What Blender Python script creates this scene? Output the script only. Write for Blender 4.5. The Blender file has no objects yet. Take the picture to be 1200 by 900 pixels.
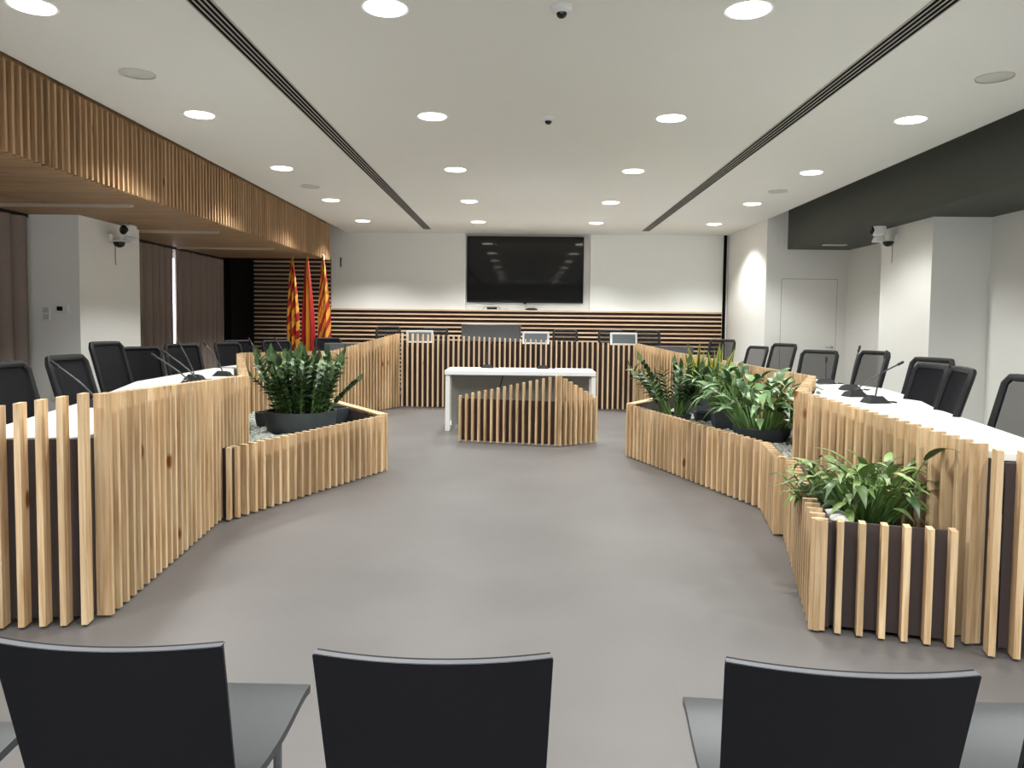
import bpy, math, random
from mathutils import Vector, Matrix
random.seed(7)
PI = math.pi
scn = bpy.context.scene
COL = scn.collection

# ------------------------------------------------------------------ materials
def lin(c):
    return tuple(((v/255)/12.92 if v/255 <= .04045 else ((v/255+.055)/1.055)**2.4) for v in c)

def new_mat(name):
    m = bpy.data.materials.new(name); m.use_nodes = True
    nt = m.node_tree
    return m, nt, nt.nodes['Principled BSDF']

def plain(name, rgb, rough=.5, metal=0., noise=.06, nscale=8., bump=0., spec=.5, coat=0.):
    m, nt, b = new_mat(name)
    N, L = nt.nodes, nt.links
    c = lin(rgb)
    tc = N.new('ShaderNodeTexCoord'); nz = N.new('ShaderNodeTexNoise')
    nz.inputs['Scale'].default_value = nscale; nz.inputs['Detail'].default_value = 4
    L.new(tc.outputs['Object'], nz.inputs['Vector'])
    r = N.new('ShaderNodeMapRange')
    r.inputs['To Min'].default_value = 1-noise; r.inputs['To Max'].default_value = 1+noise
    L.new(nz.outputs['Fac'], r.inputs['Value'])
    mx = N.new('ShaderNodeVectorMath'); mx.operation = 'SCALE'
    mx.inputs[0].default_value = c
    L.new(r.outputs['Result'], mx.inputs['Scale'])
    L.new(mx.outputs['Vector'], b.inputs['Base Color'])
    b.inputs['Roughness'].default_value = rough; b.inputs['Metallic'].default_value = metal
    b.inputs['Specular IOR Level'].default_value = spec
    b.inputs['Coat Weight'].default_value = coat
    if bump:
        bp = N.new('ShaderNodeBump'); bp.inputs['Strength'].default_value = bump; bp.inputs['Distance'].default_value = .01
        L.new(nz.outputs['Fac'], bp.inputs['Height']); L.new(bp.outputs['Normal'], b.inputs['Normal'])
    return m

def wood(name, light, dark, axis='Z', knots=True, var=.22):
    m, nt, b = new_mat(name)
    N, L = nt.nodes, nt.links
    tc = N.new('ShaderNodeTexCoord'); geo = N.new('ShaderNodeNewGeometry')
    rnd = geo.outputs['Random Per Island']
    off = N.new('ShaderNodeVectorMath'); off.operation = 'SCALE'; off.inputs[0].default_value = (17.3, 9.1, 31.7)
    L.new(rnd, off.inputs['Scale'])
    add = N.new('ShaderNodeVectorMath'); L.new(tc.outputs['Object'], add.inputs[0]); L.new(off.outputs['Vector'], add.inputs[1])
    mp = N.new('ShaderNodeMapping')
    s = {'X': (1.2, 22, 22), 'Y': (22, 1.2, 22), 'Z': (22, 22, 1.2)}[axis]
    mp.inputs['Scale'].default_value = s
    L.new(add.outputs['Vector'], mp.inputs['Vector'])
    nz = N.new('ShaderNodeTexNoise'); nz.inputs['Scale'].default_value = 1.6; nz.inputs['Detail'].default_value = 5; nz.inputs['Distortion'].default_value = .8
    L.new(mp.outputs['Vector'], nz.inputs['Vector'])
    cr = N.new('ShaderNodeValToRGB')
    cr.color_ramp.elements[0].position = .3; cr.color_ramp.elements[0].color = (*lin(dark), 1)
    cr.color_ramp.elements[1].position = .68; cr.color_ramp.elements[1].color = (*lin(light), 1)
    L.new(nz.outputs['Fac'], cr.inputs['Fac'])
    mr = N.new('ShaderNodeMapRange'); mr.inputs['To Min'].default_value = 1-var; mr.inputs['To Max'].default_value = 1+var*.5
    L.new(rnd, mr.inputs['Value'])
    sc = N.new('ShaderNodeVectorMath'); sc.operation = 'SCALE'
    L.new(cr.outputs['Color'], sc.inputs[0]); L.new(mr.outputs['Result'], sc.inputs['Scale'])
    out = sc.outputs['Vector']
    if knots:
        mk = N.new('ShaderNodeMapping')
        mk.inputs['Scale'].default_value = {'X': (1.3, 3, 3), 'Y': (3, 1.3, 3), 'Z': (3, 3, 1.3)}[axis]
        L.new(add.outputs['Vector'], mk.inputs['Vector'])
        vo = N.new('ShaderNodeTexVoronoi'); vo.inputs['Scale'].default_value = 1.5
        L.new(mk.outputs['Vector'], vo.inputs['Vector'])
        kr = N.new('ShaderNodeValToRGB')
        kr.color_ramp.elements[0].position = .06; kr.color_ramp.elements[0].color = (1, 1, 1, 1)
        kr.color_ramp.elements[1].position = .105; kr.color_ramp.elements[1].color = (0, 0, 0, 1)
        L.new(vo.outputs['Distance'], kr.inputs['Fac'])
        mix = N.new('ShaderNodeMix'); mix.data_type = 'RGBA'
        L.new(kr.outputs['Color'], mix.inputs['Factor'])
        L.new(out, mix.inputs['A']); mix.inputs['B'].default_value = (*lin((128, 74, 36)), 1)
        out = mix.outputs['Result']
    L.new(out, b.inputs['Base Color'])
    b.inputs['Roughness'].default_value = .55
    b.inputs['Specular IOR Level'].default_value = .3
    return m

def emis(name, rgb, strength):
    m, nt, b = new_mat(name)
    b.inputs['Base Color'].default_value = (*lin(rgb), 1)
    b.inputs['Emission Color'].default_value = (*lin(rgb), 1)
    b.inputs['Emission Strength'].default_value = strength
    return m

def mesh_fabric(name, rgb, alpha):
    m, nt, b = new_mat(name)
    b.inputs['Base Color'].default_value = (*lin(rgb), 1); b.inputs['Roughness'].default_value = .8; b.inputs['Specular IOR Level'].default_value = .12
    b.inputs['Alpha'].default_value = alpha
    return m

def flag_mat(name, rgbs, kind):
    """stripes that follow the cloth: the flag's own dyed pattern, along its UV"""
    m, nt, b = new_mat(name)
    N, L = nt.nodes, nt.links
    uv = N.new('ShaderNodeTexCoord'); sp = N.new('ShaderNodeSeparateXYZ'); L.new(uv.outputs['UV'], sp.inputs[0])
    cr = N.new('ShaderNodeValToRGB'); cr.color_ramp.interpolation = 'CONSTANT'
    L.new(sp.outputs['Y'], cr.inputs['Fac'])
    red, yel = rgbs
    e = cr.color_ramp.elements
    if kind == 'bars':
        stops = [(i/9, yel if i % 2 == 0 else red) for i in range(9)]
    else:
        stops = [(0, red), (.25, yel), (.75, red)]
    e[0].position = 0; e[0].color = (*lin(stops[0][1]), 1)
    e[1].position = stops[1][0]; e[1].color = (*lin(stops[1][1]), 1)
    for p, c in stops[2:]:
        q = e.new(p); q.color = (*lin(c), 1)
    L.new(cr.outputs['Color'], b.inputs['Base Color'])
    b.inputs['Roughness'].default_value = .75
    return m

def leaf_mat(name, dark, light, rough=.35, edge=None):
    m, nt, b = new_mat(name)
    N, L = nt.nodes, nt.links
    geo = N.new('ShaderNodeNewGeometry'); cr = N.new('ShaderNodeValToRGB')
    cr.color_ramp.elements[0].color = (*lin(dark), 1); cr.color_ramp.elements[1].color = (*lin(light), 1)
    L.new(geo.outputs['Random Per Island'], cr.inputs['Fac'])
    out = cr.outputs['Color']
    if edge:
        uv = N.new('ShaderNodeTexCoord'); sp = N.new('ShaderNodeSeparateXYZ'); L.new(uv.outputs['UV'], sp.inputs[0])
        ma = N.new('ShaderNodeMath'); ma.operation = 'SUBTRACT'; ma.inputs[1].default_value = .5; L.new(sp.outputs['X'], ma.inputs[0])
        ab = N.new('ShaderNodeMath'); ab.operation = 'ABSOLUTE'; L.new(ma.outputs[0], ab.inputs[0])
        gt = N.new('ShaderNodeMath'); gt.operation = 'GREATER_THAN'; gt.inputs[1].default_value = .3; L.new(ab.outputs[0], gt.inputs[0])
        mx = N.new('ShaderNodeMix'); mx.data_type = 'RGBA'; L.new(gt.outputs[0], mx.inputs['Factor'])
        L.new(out, mx.inputs['A']); mx.inputs['B'].default_value = (*lin(edge), 1)
        out = mx.outputs['Result']
    L.new(out, b.inputs['Base Color']); b.inputs['Roughness'].default_value = rough
    return m

def floor_mat():
    m, nt, b = new_mat('vinyl floor')
    N, L = nt.nodes, nt.links
    tc = N.new('ShaderNodeTexCoord')
    n1 = N.new('ShaderNodeTexNoise'); n1.inputs['Scale'].default_value = 1.1; n1.inputs['Detail'].default_value = 6
    L.new(tc.outputs['Object'], n1.inputs['Vector'])
    cr = N.new('ShaderNodeValToRGB')
    cr.color_ramp.elements[0].position = .3; cr.color_ramp.elements[0].color = (*lin((93, 90, 89)), 1)
    cr.color_ramp.elements[1].position = .7; cr.color_ramp.elements[1].color = (*lin((102, 99, 98)), 1)
    L.new(n1.outputs['Fac'], cr.inputs['Fac'])
    br = N.new('ShaderNodeTexBrick'); br.inputs['Scale'].default_value = 1.0
    br.inputs['Brick Width'].default_value = 1.22; br.inputs['Row Height'].default_value = .61
    br.inputs['Mortar Size'].default_value = .002; br.inputs['Mortar Smooth'].default_value = .6
    br.inputs['Color1'].default_value = (1, 1, 1, 1); br.inputs['Color2'].default_value = (.975, .975, .98, 1); br.inputs['Mortar'].default_value = (.93, .93, .93, 1)
    L.new(tc.outputs['Object'], br.inputs['Vector'])
    mx = N.new('ShaderNodeMix'); mx.data_type = 'RGBA'; mx.blend_type = 'MULTIPLY'; mx.inputs['Factor'].default_value = 1
    L.new(cr.outputs['Color'], mx.inputs['A']); L.new(br.outputs['Color'], mx.inputs['B'])
    L.new(mx.outputs['Result'], b.inputs['Base Color'])
    n2 = N.new('ShaderNodeTexNoise'); n2.inputs['Scale'].default_value = 140; L.new(tc.outputs['Object'], n2.inputs['Vector'])
    bp = N.new('ShaderNodeBump'); bp.inputs['Strength'].default_value = .08; bp.inputs['Distance'].default_value = .002
    L.new(n2.outputs['Fac'], bp.inputs['Height']); L.new(bp.outputs['Normal'], b.inputs['Normal'])
    b.inputs['Roughness'].default_value = .42; b.inputs['Specular IOR Level'].default_value = .4
    return m

M = dict(
    floor=floor_mat(),
    ceiling=plain('ceiling paint', (234, 233, 226), .9, noise=.012, nscale=2),
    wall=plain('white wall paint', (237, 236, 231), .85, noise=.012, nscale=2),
    wall_lit=plain('lit white wall paint', (244, 245, 241), .8, noise=.01, nscale=2),  # wall paint made whiter to paint in the stronger light on one panel
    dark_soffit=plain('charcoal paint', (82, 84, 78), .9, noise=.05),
    wood=wood('pine slats', (230, 202, 163), (182, 146, 104)),
    wood_pale=wood('pale pine slats', (226, 202, 172), (208, 178, 144), var=.1),
    wood_h=wood('pale horizontal slats', (226, 200, 172), (205, 172, 140), axis='X', knots=False),
    wood_soffit=wood('larch soffit slats', (188, 154, 116), (152, 118, 84)),
    wood_plank=wood('larch soffit boards', (174, 142, 106), (140, 108, 76), axis='X', knots=True, var=.12),
    backing=plain('dark brown board', (66, 56, 55), .7, noise=.05),
    backing_red=plain('chocolate board', (52, 32, 22), .7, noise=.05),
    white_top=plain('white laminate', (240, 241, 240), .35, noise=.01),
    white_metal=plain('white lacquered metal', (232, 233, 231), .4, noise=.01),
    grey_panel=plain('grey modesty panel', (138, 136, 128), .6),
    black_plastic=plain('black plastic', (24, 24, 26), .55, spec=.3),
    black_gloss=plain('black seat shell', (24, 24, 28), .6, spec=.2, bump=.03, nscale=300),
    seat_grey=plain('anthracite seat shell', (56, 59, 61), .42),
    edge_grey=plain('shell edge', (92, 93, 97), .45),
    black_fabric=plain('black upholstery', (26, 26, 30), .9, spec=.1, nscale=120, bump=.1),
    mesh=mesh_fabric('black mesh back', (34, 33, 35), .46),
    mesh_dense=mesh_fabric('dense black mesh back', (26, 26, 29), .92),
    dark_metal=plain('dark gooseneck metal', (58, 58, 60), .45, metal=.3),
    chrome=plain('chrome', (190, 190, 192), .2, metal=1.),
    grey_metal=plain('grey metal', (120, 121, 122), .4, metal=.6),
    silver=plain('silver plastic', (196, 198, 198), .4),
    screen=plain('dark screen', (10, 10, 13), .05, noise=0., spec=.45),
    monitor_back=plain('dark monitor shell', (66, 67, 69), .45),
    monitor_glass=plain('grey monitor panel', (92, 98, 102), .3),
    pot=plain('dark slate pot', (58, 64, 68), .55, noise=.1, nscale=14),
    soil=plain('potting soil', (36, 28, 22), .95, noise=.5, nscale=60, bump=.6),
    pebble=plain('white pebbles', (168, 172, 165), .75, noise=.3, nscale=35),
    stone=plain('white stone', (222, 221, 214), .7, noise=.15, nscale=25),
    grille=plain('speaker grille', (205, 203, 196), .8),
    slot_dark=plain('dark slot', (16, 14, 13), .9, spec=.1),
    slot_grey=plain('slot blade', (186, 182, 175), .6),
    curtain=plain('brown grey curtain', (142, 128, 120), .95, noise=.12, nscale=30),
    light=emis('downlight diffuser', (255, 250, 240), 7.),
    led=plain('led strip diffuser', (190, 178, 160), .5),
    lens=plain('camera lens dome', (14, 13, 14), .12),
    zz=leaf_mat('glossy dark leaf', (24, 46, 20), (92, 122, 74), .4),
    lily=leaf_mat('mid green leaf', (34, 66, 28), (116, 150, 92), .4),
    young=leaf_mat('light green leaf', (38, 66, 28), (134, 160, 92), .4),
    sword=leaf_mat('sword leaf', (58, 88, 40), (92, 122, 58), .4, edge=(190, 184, 90)),
    stem=plain('green stem', (96, 128, 66), .5),
    flag_bars=flag_mat('striped flag cloth', ((168, 26, 18), (226, 164, 58)), 'bars'),
    flag_bands=flag_mat('three band flag cloth', ((164, 24, 18), (224, 160, 54)), 'tri'),
    brass=plain('brass finial', (200, 170, 110), .3, metal=.9),
    pole_wood=plain('varnished pole', (150, 104, 60), .4),
    glass=None,
)
gm, nt, b = new_mat('window glass')
tr = nt.nodes.new('ShaderNodeBsdfTransparent'); gl = nt.nodes.new('ShaderNodeBsdfGlossy'); gl.inputs['Roughness'].default_value = .02
mxs = nt.nodes.new('ShaderNodeMixShader'); mxs.inputs[0].default_value = .08
nt.links.new(tr.outputs[0], mxs.inputs[1]); nt.links.new(gl.outputs[0], mxs.inputs[2]); nt.links.new(mxs.outputs[0], nt.nodes['Material Output'].inputs['Surface'])
M['glass'] = gm

# ------------------------------------------------------------------ mesh builder
class MB:
    def __init__(s): s.v = []; s.f = []; s.uv = []; s.sm = []
    def add(s, vs, fs, uvs=None, smooth=False):
        o = len(s.v); s.v += [tuple(v) for v in vs]
        for i, f in enumerate(fs):
            s.f.append([k+o for k in f]); s.sm.append(smooth)
            s.uv.append([uvs[k] for k in f] if uvs else [(0, 0)]*len(f))
        return s
    def box(s, c, d, rz=0., mat=None):
        hx, hy, hz = d[0]/2, d[1]/2, d[2]/2
        vs = [Vector((x, y, z)) for z in (-hz, hz) for x, y in ((-hx, -hy), (hx, -hy), (hx, hy), (-hx, hy))]
        R = Matrix.Rotation(rz, 3, 'Z') if mat is None else mat
        vs = [R @ v + Vector(c) for v in vs]
        return s.add(vs, [(3, 2, 1, 0), (4, 5, 6, 7), (0, 1, 5, 4), (1, 2, 6, 5), (2, 3, 7, 6), (3, 0, 4, 7)])
    def bbox(s, c, d, bev=.01, rz=0., mat=None):
        """box with bevelled vertical edges and top/bottom chamfer"""
        hx, hy, hz = d[0]/2, d[1]/2, d[2]/2
        R = Matrix.Rotation(rz, 3, 'Z') if mat is None else mat
        rings = []
        for z, i in ((-hz, bev), (-hz+bev, 0), (hz-bev, 0), (hz, bev)):
            x, y = hx-i, hy-i
            q = bev
            rings.append([Vector(p) for p in ((-x+q, -y, z), (x-q, -y, z), (x, -y+q, z), (x, y-q, z), (x-q, y, z), (-x+q, y, z), (-x, y-q, z), (-x, -y+q, z))])
        vs = [R @ v + Vector(c) for r in rings for v in r]
        fs = [tuple(range(7, -1, -1)), tuple(range(24, 32))]
        for k in range(3):
            for i in range(8):
                j = (i+1) % 8; fs.append((k*8+i, k*8+j, k*8+8+j, k*8+8+i))
        return s.add(vs, fs)
    def prism(s, pts, z0, z1):
        """pts counter-clockwise; z0,z1 numbers or lists"""
        n = len(pts)
        a = z0 if isinstance(z0, (list, tuple)) else [z0]*n
        b = z1 if isinstance(z1, (list, tuple)) else [z1]*n
        A = sum(pts[i][0]*pts[(i+1) % n][1]-pts[(i+1) % n][0]*pts[i][1] for i in range(n))
        if A < 0:
            pts = pts[::-1]; a = a[::-1]; b = b[::-1]
        vs = [(p[0], p[1], z) for p, z in zip(pts, a)]+[(p[0], p[1], z) for p, z in zip(pts, b)]
        fs = [tuple(range(n-1, -1, -1)), tuple(range(n, 2*n))]+[(i, (i+1) % n, n+(i+1) % n, n+i) for i in range(n)]
        return s.add(vs, fs)
    def lathe(s, prof, c=(0, 0, 0), n=24, mat=None, cap=True, sx=1., sy=1.):
        R = mat or Matrix.Identity(3)
        vs = []
        for r, z in prof:
            for i in range(n):
                a = 2*PI*i/n
                vs.append(R @ Vector((r*math.cos(a)*sx, r*math.sin(a)*sy, z))+Vector(c))
        fs = []
        for k in range(len(prof)-1):
            for i in range(n):
                j = (i+1) % n; fs.append((k*n+i, k*n+j, k*n+n+j, k*n+n+i))
        if cap:
            fs.append(tuple(range(n-1, -1, -1))); fs.append(tuple(range((len(prof)-1)*n, len(prof)*n)))
        return s.add(vs, fs, smooth=True)
    def tube(s, path, r, n=8, cap=True):
        path = [Vector(p) for p in path]; m = len(path)
        rs = r if isinstance(r, (list, tuple)) else [r]*m
        vs = []; up = None
        for k, p in enumerate(path):
            t = (path[min(k+1, m-1)]-path[max(k-1, 0)]).normalized()
            if up is None:
                up = Vector((0, 0, 1)) if abs(t.z) < .9 else Vector((1, 0, 0))
            x = t.cross(up).normalized(); up = x.cross(t).normalized()
            for i in range(n):
                a = 2*PI*i/n; vs.append(p+(x*math.cos(a)+up*math.sin(a))*rs[k])
        fs = []
        for k in range(m-1):
            for i in range(n):
                j = (i+1) % n; fs.append((k*n+i, k*n+j, k*n+n+j, k*n+n+i))
        if cap:
            fs.append(tuple(range(n-1, -1, -1))); fs.append(tuple(range((m-1)*n, m*n)))
        return s.add(vs, fs, smooth=True)
    def sheet(s, fn, nu, nv, thick=0., uv=True):
        """grid surface; fn(u,v)->Vector; thick gives a closed shell"""
        P = [[Vector(fn(i/nu, j/nv)) for i in range(nu+1)] for j in range(nv+1)]
        def nrm(i, j):
            a = P[j][min(i+1, nu)]-P[j][max(i-1, 0)]; b = P[min(j+1, nv)][i]-P[max(j-1, 0)][i]
            n = a.cross(b); return n.normalized() if n.length > 1e-9 else Vector((0, 0, 1))
        W = nu+1
        front = [P[j][i]+nrm(i, j)*thick/2 for j in range(nv+1) for i in range(W)]
        uvs = [(i/nu, j/nv) for j in range(nv+1) for i in range(W)]
        fs = [(j*W+i, j*W+i+1, j*W+W+i+1, j*W+W+i) for j in range(nv) for i in range(nu)]
        if thick <= 0:
            return s.add(front, fs, uvs, True)
        back = [P[j][i]-nrm(i, j)*thick/2 for j in range(nv+1) for i in range(W)]
        o = len(front)
        fb = [tuple(o+k for k in f[::-1]) for f in fs]
        rim = [j*W for j in range(nv, 0, -1)]+[i for i in range(nu)]+[j*W+nu for j in range(nv)]+[nv*W+i for i in range(nu, 0, -1)]
        fr = []
        for a, b_ in zip(rim, rim[1:]+rim[:1]):
            fr.append((b_, a, o+a, o+b_))
        s.add(front+back, fs+fb, uvs+uvs, True)
        o2 = len(s.v)-len(front)*2
        for f in fr:
            s.f.append([o2+k for k in f]); s.sm.append(False); s.uv.append([(uvs+uvs)[k] for k in f])
        return s
    def build(s, name, mat, parent=None, origin=None, sharp=40):
        me = bpy.data.meshes.new(name)
        O = Vector(origin) if origin is not None else Vector((0, 0, 0))
        me.from_pydata([tuple(Vector(v)-O) for v in s.v], [], s.f)
        uvl = me.uv_layers.new(name='UVMap')
        for p, uv in zip(me.polygons, s.uv):
            for li, q in zip(p.loop_indices, uv): uvl.data[li].uv = q
        for p, sm in zip(me.polygons, s.sm): p.use_smooth = sm
        if any(s.sm): me.set_sharp_from_angle(angle=math.radians(sharp))
        me.materials.append(mat); me.update()
        o = bpy.data.objects.new(name, me); COL.objects.link(o)
        if parent is not None: o.parent = parent
        elif origin is not None: o.location = O
        return o

def tag(o, label=None, cat=None, group=None, kind=None):
    if label: o['label'] = label
    if cat: o['category'] = cat
    if group: o['group'] = group
    if kind: o['kind'] = kind
    return o
def thing(name, label, cat, loc=(0, 0, 0), rz=0., group=None, kind=None):
    o = bpy.data.objects.new(name, None); COL.objects.link(o)
    o.empty_display_size = .1
    o.location = loc; o.rotation_euler = (0, 0, rz)
    return tag(o, label, cat, group, kind)
def kids(o): return [c for c in bpy.data.objects if c.parent == o]
def copy_tree(o, loc, rz=0., label=None):
    r = o.copy(); COL.objects.link(r); r.location = loc; r.rotation_euler = (0, 0, rz)
    if label: r['label'] = label
    for ch in kids(o):
        c = ch.copy(); COL.objects.link(c); c.parent = r
        for g in kids(ch):
            d = g.copy(); COL.objects.link(d); d.parent = c
    return r
def struct(name, mb, mat, label=None, cat=None, parent=None):
    o = mb.build(name, mat, parent)
    if parent is None: tag(o, label, cat, kind='structure')
    return o

# ------------------------------------------------------------------ room shell
CZ = 3.18; YB = 15.1; YF = -3.0
o = struct('floor', MB().box((0, 6.1, -.05), (13.4, 18.6, .1)), M['floor'], 'grey vinyl floor of the council chamber', 'floor')
struct('trim_4', MB().box((-5.5, 14.45, 1.3), (.44, 1.24, 2.6)), M['slot_dark'], 'black board painted as the shaded gap between the left curtain and the slatted back wall', 'trim')  # solid black board, paints the shade of the gap
o = struct('ceiling', MB().box(((4.0-3.49)/2, (YB+YF)/2, CZ+.06), (7.49, YB-YF, .12)), M['ceiling'], 'white plaster ceiling with rows of round downlights', 'ceiling')
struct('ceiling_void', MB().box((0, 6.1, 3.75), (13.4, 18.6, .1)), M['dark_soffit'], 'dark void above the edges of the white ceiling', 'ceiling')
# back wall with shallow screen recess
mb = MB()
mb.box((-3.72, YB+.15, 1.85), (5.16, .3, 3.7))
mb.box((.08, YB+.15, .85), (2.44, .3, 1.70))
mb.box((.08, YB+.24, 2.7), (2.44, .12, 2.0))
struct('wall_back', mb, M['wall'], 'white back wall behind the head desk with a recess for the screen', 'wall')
struct('wall_back_panel', MB().box((2.66, YB+.15, 1.85), (2.72, .3, 3.7)), M['wall_lit'], 'white wall panel right of the television, painted in a lit tone', 'wall')  # whiter than the left wall: its extra light is put into the colour
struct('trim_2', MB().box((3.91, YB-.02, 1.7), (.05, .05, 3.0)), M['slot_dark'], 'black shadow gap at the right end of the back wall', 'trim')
# right: return wall, door wall, side wall, column
mb = MB()
mb.box((4.085, 13.9, 1.85), (.23, 2.4, 3.7))
mb.box((4.85, 12.8, 1.85), (1.3, .2, 3.7))
mb.box((5.55, 4.9, 1.85), (.5, 16, 3.7))
mb.box((5.2, 9.48, 1.85), (1.12, 1.25, 3.7))
struct('wall_right', mb, M['wall'], 'white right hand wall with its boxed column and door recess', 'wall')
struct('trim_3', MB().box((5.0, 4.85, 3.2), (1.4, 15.66, 1.04)), M['dark_soffit'], 'charcoal painted bulkhead above the right desk', 'bulkhead')
d = thing('door_1', 'flush white door with a lever handle in the recess on the right', 'door', (4.68, 12.70, 0), kind='structure')
MB().box((0, 0, 1.1), (.9, .01, 2.2)).build('door_leaf', M['wall'], d)
mb = MB()
mb.box((-.453, 0, 1.1), (.006, .006, 2.2)); mb.box((.453, 0, 1.1), (.006, .006, 2.2)); mb.box((0, 0, 2.203), (.912, .006, .006))
mb.build('door_gap', M['grey_panel'], d)
mb = MB(); mb.lathe([(.025, 0), (.025, .012)], (.39, -.015, 1.09), 12, Matrix.Rotation(PI/2, 3, 'X')); mb.tube([(.39, -.02, 1.09), (.39, -.06, 1.09), (.27, -.065, 1.09)], .01)
tag(mb.build('door_handle', M['chrome'], d), 'chrome lever handle')
# left wall with windows
mb = MB()
XL = -5.72
mb.box((XL-.12, 6.1, .4), (.24, 18.4, .8)); mb.box((XL-.12, 6.1, 3.1), (.24, 18.4, 1.2))
for y0, y1 in ((-3, -1.6), (1.2, 2.2), (4.6, 5.2), (7.4, 9.8), (13.2, 15.4)):
    mb.box((XL-.12, (y0+y1)/2, 1.65), (.24, y1-y0, 1.72))
struct('wall_left', mb, M['wall'], 'white left hand wall with windows behind the curtains', 'wall')
for i, (y0, y1) in enumerate(((-1.6, 1.2), (2.2, 4.6), (5.2, 7.4), (9.8, 13.2))):
    w = thing('window_%d' % (i+1), 'window behind the curtain on the left wall', 'window', (XL-.1, (y0+y1)/2, .8), kind='structure')
    L_ = y1-y0; mb = MB()
    for k in range(3): mb.box((0, -L_/2+.03+k*(L_/2-.03), .85), (.07, .06, 1.7))
    mb.box((0, 0, .03), (.07, L_-.12, .06)); mb.box((0, 0, 1.67), (.07, L_-.12, .06))
    mb.build('window_frame', M['white_metal'], w)
    MB().box((0, 0, .85), (.01, L_-.06, 1.64)).build('window_pane', M['glass'], w)
# column on the left
struct('wall_left_column', MB().box((-5.28, 9.02, 1.4), (.86, 1.32, 2.8)), M['wall'], 'boxed white column between the left curtains', 'column')
# rear wall (behind the photographer) with unseen windows added to fill the ceiling with light
mb = MB(); mb.box((0, YF-.1, .35), (13, .2, .7)); mb.box((0, YF-.1, 2.98), (13, .2, 1.44))
for x in (-5.6, -1.9, 1.9, 5.6): mb.box((x, YF-.1, 1.5), (.8, .2, 1.6))
struct('wall_rear', mb, M['wall'], 'rear wall with added fill light windows behind the audience seats', 'wall')
for i, x in enumerate((-3.75, 0, 3.75)):
    w = thing('window_%d' % (i+5), 'unseen window added in the rear wall for fill light', 'window', (x, YF-.1, .7), kind='structure')
    mb = MB()
    for k in (-1, 0, 1): mb.box((k*1.44, 0, .78), (.06, .07, 1.56))
    mb.box((0, 0, .03), (2.8, .07, .06)); mb.box((0, 0, 1.53), (2.8, .07, .06))
    mb.build('window_frame', M['white_metal'], w)
    MB().box((0, 0, .78), (2.84, .01, 1.5)).build('window_pane', M['glass'], w)

# wood bulkhead on the left
XS = -3.49; ZS = 2.53; YS1 = 13.85
bh = thing('trim_1', 'larch slatted bulkhead running along the left side of the ceiling', 'bulkhead', (XS, 5.4, ZS), kind='structure')
og = (XS, 5.4, ZS)
mb = MB(); y = YS1-.02
while y > -2.9:
    mb.box((XS-.03, y, (ZS+3.15)/2), (.06, .026, 3.15-ZS)); y -= .08
mb.build('slats', M['wood_soffit'], bh, og)
mb = MB(); mb.box((XS-.075, 5.42, (ZS+.01+3.3)/2), (.03, 16.8, 3.3-ZS)); mb.box((-4.6, YS1-.03, (ZS+3.3)/2+.02), (2.1, .04, 3.25-ZS)); mb.build('backing_board', M['wood_plank'], bh, og)
mb = MB(); y = -2.9
while y < YS1-.1:
    mb.box(((XS-.1-5.7)/2, y+.07, ZS+.03), (5.7-.1+XS, .136, .03)); y += .14
mb.build('soffit_boards', M['wood_plank'], bh, og)
for i, y in enumerate((3.3, 5.45, 7.6, 9.75, 11.9)):
    nm = ['nearest', 'second', 'third', 'fourth', 'fifth'][i]
    l = thing('linear_light', None, 'light', (-4.62, y, ZS+.012), group='linear lights under the wood bulkhead')
    MB().box((0, 0, -.008), (1.5, .05, .022)).build('housing', M['led'], l)
    MB().box((0, 0, -.021), (1.46, .038, .005)).build('diffuser', M['led'], l)
    tag(l, 'unlit linear lamp under the wooden bulkhead, ' + ['out of view nearest the camera', 'in front of the left column', 'level with the left column face', 'just beyond the left column', 'farthest one near the flags'][i])

# horizontal slat cladding on the back wall
cl = thing('slat_wall_cladding', 'horizontal pale slats over dark board along the bottom of the back wall', 'wall cladding', (0, YB, 0), kind='structure')
og = (0, YB, 0)
mb = MB(); mb.box(((-3.78+3.87)/2, YB-.01, .83), (7.65, .02, 1.66)); mb.box((-4.69, YB-.01, 1.33), (1.82, .02, 2.66)); mb.build('backing_board', M['backing_red'], cl, og)
mb = MB(); z = 1.69; k = 0
while z > .05:
    x0 = -5.6
    mb.box(((x0+3.87)/2, YB-.045, z-.014), (3.87-x0, .05, .028)); z -= .083
z = 1.69+.083
while z < 2.7:
    mb.box(((-5.6-3.76)/2, YB-.045, z-.014), (1.84, .05, .028)); z += .083
mb.build('slats', M['wood_h'], cl, og)
struct('dais', MB().box((0, 14.05, .1), (7.6, 2.0, .2)), M['floor'], 'low dais under the head desk chairs', 'platform')

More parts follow.
